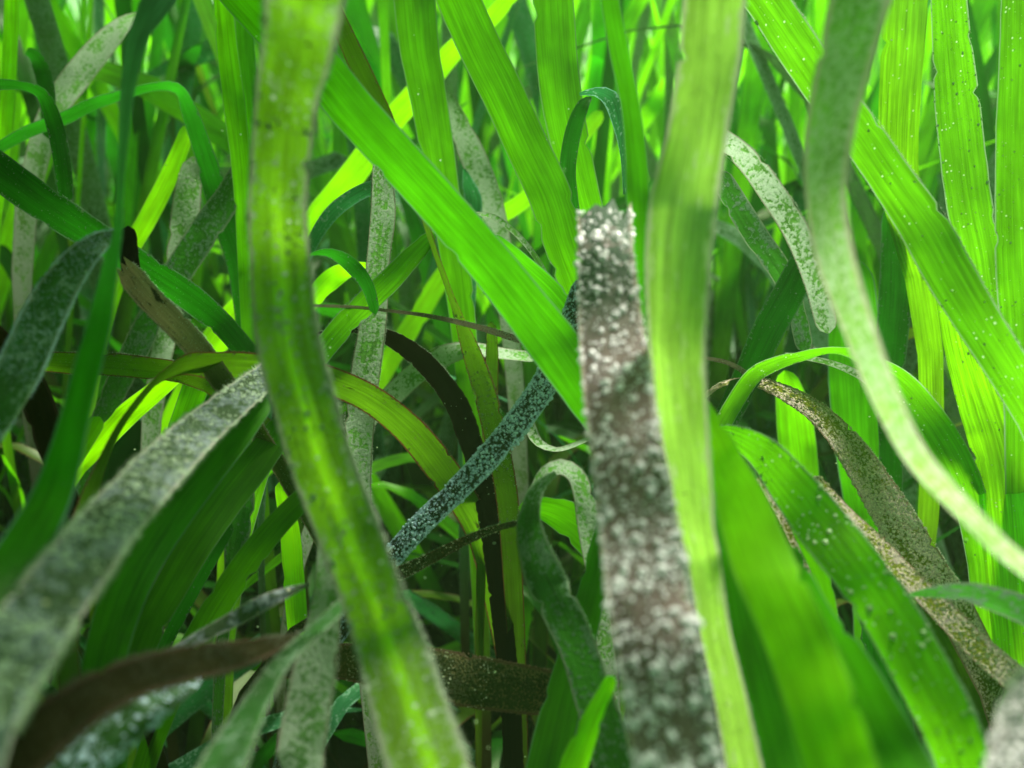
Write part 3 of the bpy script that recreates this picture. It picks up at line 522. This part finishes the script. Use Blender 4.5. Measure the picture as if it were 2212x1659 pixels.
blade('small dark green hooked leaf right of the foremost striped blade', 'deep', [(668,551,4),(700,545,16),(735,556,28),(768,582,34),(795,620,28),(812,680,20)], 20.4, root=False)
blade('blue-grey arched blade touching the foremost striped blade from behind', 'teal', [(850,395,26),(815,402,30),(770,420,32),(720,457,32),(682,510,28),(655,570,22)], 24)
blade('thread-thin curly green blade below the crossing blade', 'fuzzy', [(1000,465,5),(1030,462,9),(1065,468,12),(1110,500,12),(1150,545,12),(1182,600,10),(1196,660,8)], 22.4, name='seagrass')
blade('pale blurred grey-green blade behind the two slanting green blades', 'fuzzy', [(960,200,26),(985,260,46),(1018,330,56),(1050,410,56),(1075,500,50),(1090,600,44)], 29.5)
blade('notched pale teal tip in the gap of the crossing blades', 'teal', [(1003,365,6),(1010,395,26),(1022,430,38),(1020,490,38),(1015,570,34)], 27.5)
blade('small grey stem bending by the gold arch', 'twig', [(1515,772,8),(1570,783,10),(1610,806,12),(1630,840,10)], 20.8, name='seagrass')
blade('thin cream-edged strip under the thin arching blade', 'fuzzy', [(1695,765,8),(1740,772,11),(1800,786,13),(1860,812,17),(1910,850,16)], 23, name='seagrass')
blade('crusted grey-brown blade with an orange edge in the bottom right corner', 'violet', [(2215,1440,30),(2198,1500,58),(2190,1570,84),(2190,1659,104),(2192,1770,115)], [10.2,9], fuzz=[('epiphyte_grains','grain','white',320,.04,0)])
blade('dark green blade in the shade behind the bright speckled blade', 'deep', [(1880,1290,50),(1895,1360,70),(1905,1440,84),(1925,1540,84),(1950,1680,80)], 20.5)
blade('dark olive blade in the shade under the golden strip', 'olive', [(1985,1300,50),(2030,1370,72),(2075,1460,86),(2115,1570,86),(2160,1710,84)], 20)
blade('golden crusted narrow blade between the two broad lime blades at the bottom right', 'gold', [(1640,1030,16),(1700,1125,30),(1742,1210,36),(1780,1300,36),(1815,1400,32),(1850,1520,30)], 17.8, fuzz=[('epiphyte_grains','grain','gold',500,.022,0)])
blade('slim green blade beside the golden crusted narrow blade', 'green', [(1680,1040,26),(1735,1150,42),(1770,1230,38),(1795,1320,26),(1815,1420,20)], 17.2)
blade('green blade slanting up right at the left edge under the brown blade', 'green', [(-40,1300,36),(30,1190,44),(90,1090,46),(150,1000,44),(215,900,38)], 18.5)
blade('lime blade glowing between the furry blades at the left', 'glow', [(170,1010,34),(215,960,44),(270,900,50),(330,850,44),(390,800,36)], 21.8)
blade('bright green upright blade below the arching olive blade on the left', 'green', [(450,760,50),(425,830,54),(400,900,54),(370,980,50),(340,1070,46)], 21.3)
blade('lime blade arching behind the small hooked leaf', 'glow', [(640,690,26),(680,640,42),(720,600,46),(760,580,30),(800,575,16)], 23.8)
blade('yellow-green blade standing behind the long twisted blade at the left', 'glow', [(210,760,30),(235,660,36),(270,560,38),(320,470,40),(370,370,38),(410,270,30)], 27.5)

# ------------------------------------------------------------------ the thicket behind: shoots rooted in the bed, each blade its own object
def free_blade(rng, x, y, kind):
    """rows of one blade rooted at (x, y); kind: 'up' or 'bent'"""
    Ln = rng.uniform(.36, .62) if kind == 'up' else rng.uniform(.26, .44)
    Wd = rng.uniform(.0060, .0105); hd = rng.uniform(0, 6.283); lean = abs(rng.gauss(0, .27)) + .03
    bend = rng.uniform(.1, .6) if kind == 'up' else rng.uniform(1.3, 2.6); facing = rng.uniform(0, 6.283); tw = rng.uniform(-1.6, 1.6)
    if kind == 'low': Ln = rng.uniform(.14, .26); bend = rng.uniform(.6, 2.3); lean = rng.uniform(.2, .8); Wd *= rng.uniform(.5, .9)
    k0 = rng.uniform(.35, .7); k1 = rng.uniform(.05, .3)
    p = Vector((x, y, -.005)); n = 22; rows = []; ang = lean
    for i in range(n + 1):
        a = i / n; ang = lean + bend * a ** 2.2 if kind == 'up' else lean + bend * (min(1, max(0, (a - k0) / k1)) * .75 + .25 * a)
        hh = hd + .25 * math.sin(a * 4 + x * 50); d = Vector((math.cos(hh) * math.sin(ang), math.sin(hh) * math.sin(ang), math.cos(ang)))
        fa = facing + tw * a; s = Vector((math.cos(fa), math.sin(fa), 0)); s = (s - d * s.dot(d)).normalized()
        tip = 1 if a < .9 else max(.12, math.sqrt(max(0, 1 - ((a - .9) / .1) ** 2)))
        rows.append((p.copy(), s * Wd / 2 * (.65 + .35 * min(1, a * 4)) * tip, s.cross(d).normalized()))
        p = p + d * Ln / n
    return rows
def in_view(rows, near):
    hit = 0
    if min((c - cam.location).length for c, h, n in rows) < .07: return None
    for c, h, n in rows:
        q = proj(c)
        if q is None: 
            continue
        if q[2] < near and -120 < q[0] < VW + 120 and -120 < q[1] < VH + 150: return None
        if 0 < q[0] < VW and 0 < q[1] < VH: hit += 1
    return hit
rng = random.Random(11); SHADE_BLADES = 150
cands = []
while len(cands) < 3600:
    d = .36 + 2.6 * rng.random() ** 1.2; a = rng.uniform(-40, 40)
    cands.append((d * math.sin(R(a)), d * math.cos(R(a))))
fill = []
for (x, y) in cands:
    dist = math.hypot(x, y); near = 36
    k = 'bent' if rng.random() < .48 else 'up'
    rows = free_blade(rng, x, y, k)
    v = in_view(rows, near)
    if v is None: continue
    fill.append((dist if v > 2 else 9 + dist, rows, k, v))
# short tangled and fallen blades low down between the shoots
for _ in range(900):
    d = rng.uniform(.27, .75); a = rng.uniform(-36, 36); x, y = d * math.sin(R(a)), d * math.cos(R(a))
    rows = free_blade(rng, x, y, 'low'); v = in_view(rows, 25.5)
    if v: fill.append((d + .1, rows, 'low', v))
fill.sort(key=lambda t: t[0])
mats_up = ['lime'] * 11 + ['green'] * 5 + ['mid'] * 3 + ['deep'] * 2 + ['fuzzy'] * 2 + ['teal'] * 2
mats_bent = ['fuzzy'] * 3 + ['teal'] * 3 + ['mid'] * 3 + ['deep'] * 2 + ['lime'] * 2 + ['olive']
mats_low = ['deep'] * 5 + ['fuzzy'] * 1 + ['olive'] * 4 + ['green'] * 3 + ['teal'] * 1  # mostly dark tones, painting the shade low down
cname = {'lime': 'bright lime', 'green': 'vivid green', 'mid': 'soft green', 'deep': 'dark green', 'fuzzy': 'grey furry', 'teal': 'dull teal', 'olive': 'olive brown-edged'}
N_IND = 185
mass = {}
for i, (d, rows, k, v) in enumerate(fill):
    m = rng.choice(mats_up if k == 'up' else mats_bent if k == 'bent' else mats_low)
    if i < N_IND and d < 5:
        r = Rib(); r.add([x[0] for x in rows], [x[1] for x in rows], [x[2] for x in rows], seed=rng.uniform(0, 60), cols=4, camber=.12)
        o = r.build('seagrass', MF[m]); centre_origin(o)
        vis = [proj(c) for c, h, n in rows]; vis = [q for q in vis if q and 0 < q[0] < VW and 0 < q[1] < VH]
        mx = sum(q[0] for q in vis) / len(vis); top = min(q[1] for q in vis); dx = vis[-1][0] - vis[0][0]; dy = abs(vis[-1][1] - vis[0][1]) + 1
        lean = 'upright' if abs(dx / dy) < .18 else ('leaning left' if dx < 0 else 'leaning right')
        place = ['at the far left', 'left of the foremost striped blade', 'behind the crossing green blades', 'behind the violet-grey blade', 'behind the bowed pale blade', 'at the far right'][min(5, int(mx / VW * 6))]
        lab = f"{cname[m]} {dict(bent='bent-over', up='tall', low='short low')[k]} background blade {lean}, {'nearer' if d < .55 else 'farther'} row {place}"
        tag(o, lab, 'seagrass', 'background blades: ' + lab)
    else:
        mass.setdefault(m, Rib()).add([x[0] for x in rows], [x[1] for x in rows], [x[2] for x in rows], seed=rng.uniform(0, 60), cols=2, camber=.12)
# tall blades rooted beside the picture whose tops drape over it, unseen, added to shade the lower left
cnt = 0
for _ in range(2600):
    side = -1
    x = side * rng.uniform(.20, .48); y = rng.uniform(.06, .50); Ln = rng.uniform(.55, .78); Wd = rng.uniform(.008, .012)
    tx = rng.uniform(-.10, .035) if side < 0 else rng.uniform(.14, .20); ty = rng.uniform(.08, .24); hz = rng.uniform(.30, .36)
    a0 = Vector((x, y, -.005)); a1 = Vector((x - side * .01, y, hz * .75)); a2 = Vector((x - side * .05, y, hz + .06)); a3 = Vector((tx, ty, hz - .01 + max(0, ty - .2) * .15))
    rows = []
    for i in range(23):
        a = i / 22; p = a0 * (1 - a) ** 3 + a1 * 3 * a * (1 - a) ** 2 + a2 * 3 * a * a * (1 - a) + a3 * a ** 3
        t = ((a1 - a0) * (1 - a) ** 2 + (a2 - a1) * 2 * a * (1 - a) + (a3 - a2) * a * a).normalized()
        s_ = Vector((math.sin(x * 90), math.cos(x * 90), .2)); s_ = (s_ - t * s_.dot(t)).normalized()
        rows.append((p, s_ * Wd / 2 * (1 if a < .92 else .5), s_.cross(t).normalized()))
    v = in_view(rows, 200)
    if v is None or v > 0: continue
    mass.setdefault(rng.choice(['green', 'mid', 'deep', 'fuzzy']), Rib()).add([q[0] for q in rows], [q[1] for q in rows], [q[2] for q in rows], seed=rng.uniform(0, 60), cols=2, camber=.12)
    cnt += 1
    if cnt >= SHADE_BLADES: break
for _ in range(900):                             # unseen meadow left of and behind the lens, put in to block sky light
    a = rng.uniform(42, 318); d = rng.uniform(.11, .80); x, y = d * math.sin(R(a)), d * math.cos(R(a))
    if x > .02: continue
    rows = free_blade(rng, x, y, 'up')
    v = in_view(rows, 200)
    if v is None or v > 0: continue
    mass.setdefault(rng.choice(['green', 'mid', 'deep', 'fuzzy', 'teal']), Rib()).add([q[0] for q in rows], [q[1] for q in rows], [q[2] for q in rows], seed=rng.uniform(0, 60), cols=2, camber=.12)
print('canopy', cnt, 'fill', len(fill))  # added shading blades, then background blades
# the rest of the meadow, with the added shading blades, reads as one mass: one object with all its tones
def meadow():
    names = list(mass); big = Rib(); mi = []
    for k, nme in enumerate(names):
        r = mass[nme]; b = len(big.v); big.v += r.v; big.n += r.n; big.c += r.c; big.f += [tuple(i + b for i in f) for f in r.f]; mi += [k] * len(r.f)
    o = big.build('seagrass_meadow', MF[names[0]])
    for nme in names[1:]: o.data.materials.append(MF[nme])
    o.data.polygons.foreach_set('material_index', mi)
    tag(o, 'dense blurred green seagrass meadow filling the back of the picture, with unseen shading blades added', 'seagrass', None, 'stuff')
meadow()

def drift():
    V = []; F = []; rg = random.Random(5)
    for _ in range(420):
        d = rg.uniform(14, 60); c = at(rg.uniform(-100, VW + 100), rg.uniform(-100, VH + 100), d); s = rg.uniform(.00006, .00022) * (d / 30 + .4); b = len(V)
        V += [c + Vector(o_) * s * rg.uniform(.7, 1.4) for o_ in ((1, 0, 0), (-1, 0, 0), (0, 1, 0), (0, -1, 0), (0, 0, 1), (0, 0, -1))]
        F += [(b + i, b + j, b + k) for i in (0, 1) for j in (2, 3) for k in (4, 5)]
    me = bpy.data.meshes.new('drifting_particles'); me.from_pydata(V, [], F); me.materials.append(FZ['bead'])
    o = link(bpy.data.objects.new('drifting_particles', me)); tag(o, 'tiny pale specks drifting in the water between the blades', 'particles', None, 'stuff')
drift()

# ------------------------------------------------------------------ the water itself, slightly cloudy
def haze():
    lo, hi = Vector((-31, -31, -1.2)), Vector((31, 31, 1.3))
    V = [(x, y, z) for x in (lo.x, hi.x) for y in (lo.y, hi.y) for z in (lo.z, hi.z)]
    F = [(0, 1, 3, 2), (4, 6, 7, 5), (0, 4, 5, 1), (2, 3, 7, 6), (0, 2, 6, 4), (1, 5, 7, 3)]
    me = bpy.data.meshes.new('haze'); me.from_pydata(V, [], F)
    m = bpy.data.materials.new('cloudy_water'); m.use_nodes = True; T = m.node_tree; T.nodes.clear()
    pv = T.nodes.new('ShaderNodeVolumePrincipled'); pv.inputs['Color'].default_value = (0.5, 1.0, 0.36, 1); pv.inputs['Density'].default_value = HAZE_D
    pv.inputs['Anisotropy'].default_value = 0.3
    o_ = T.nodes.new('ShaderNodeOutputMaterial'); T.links.new(pv.outputs[0], o_.inputs['Volume']); me.materials.append(m)
    o = link(bpy.data.objects.new('haze', me)); o['kind'] = 'stuff'; o['label'] = 'slightly cloudy green sea water around the blades'; o['category'] = 'water'
HAZE_D = 0.09
if HAZE_D: haze()
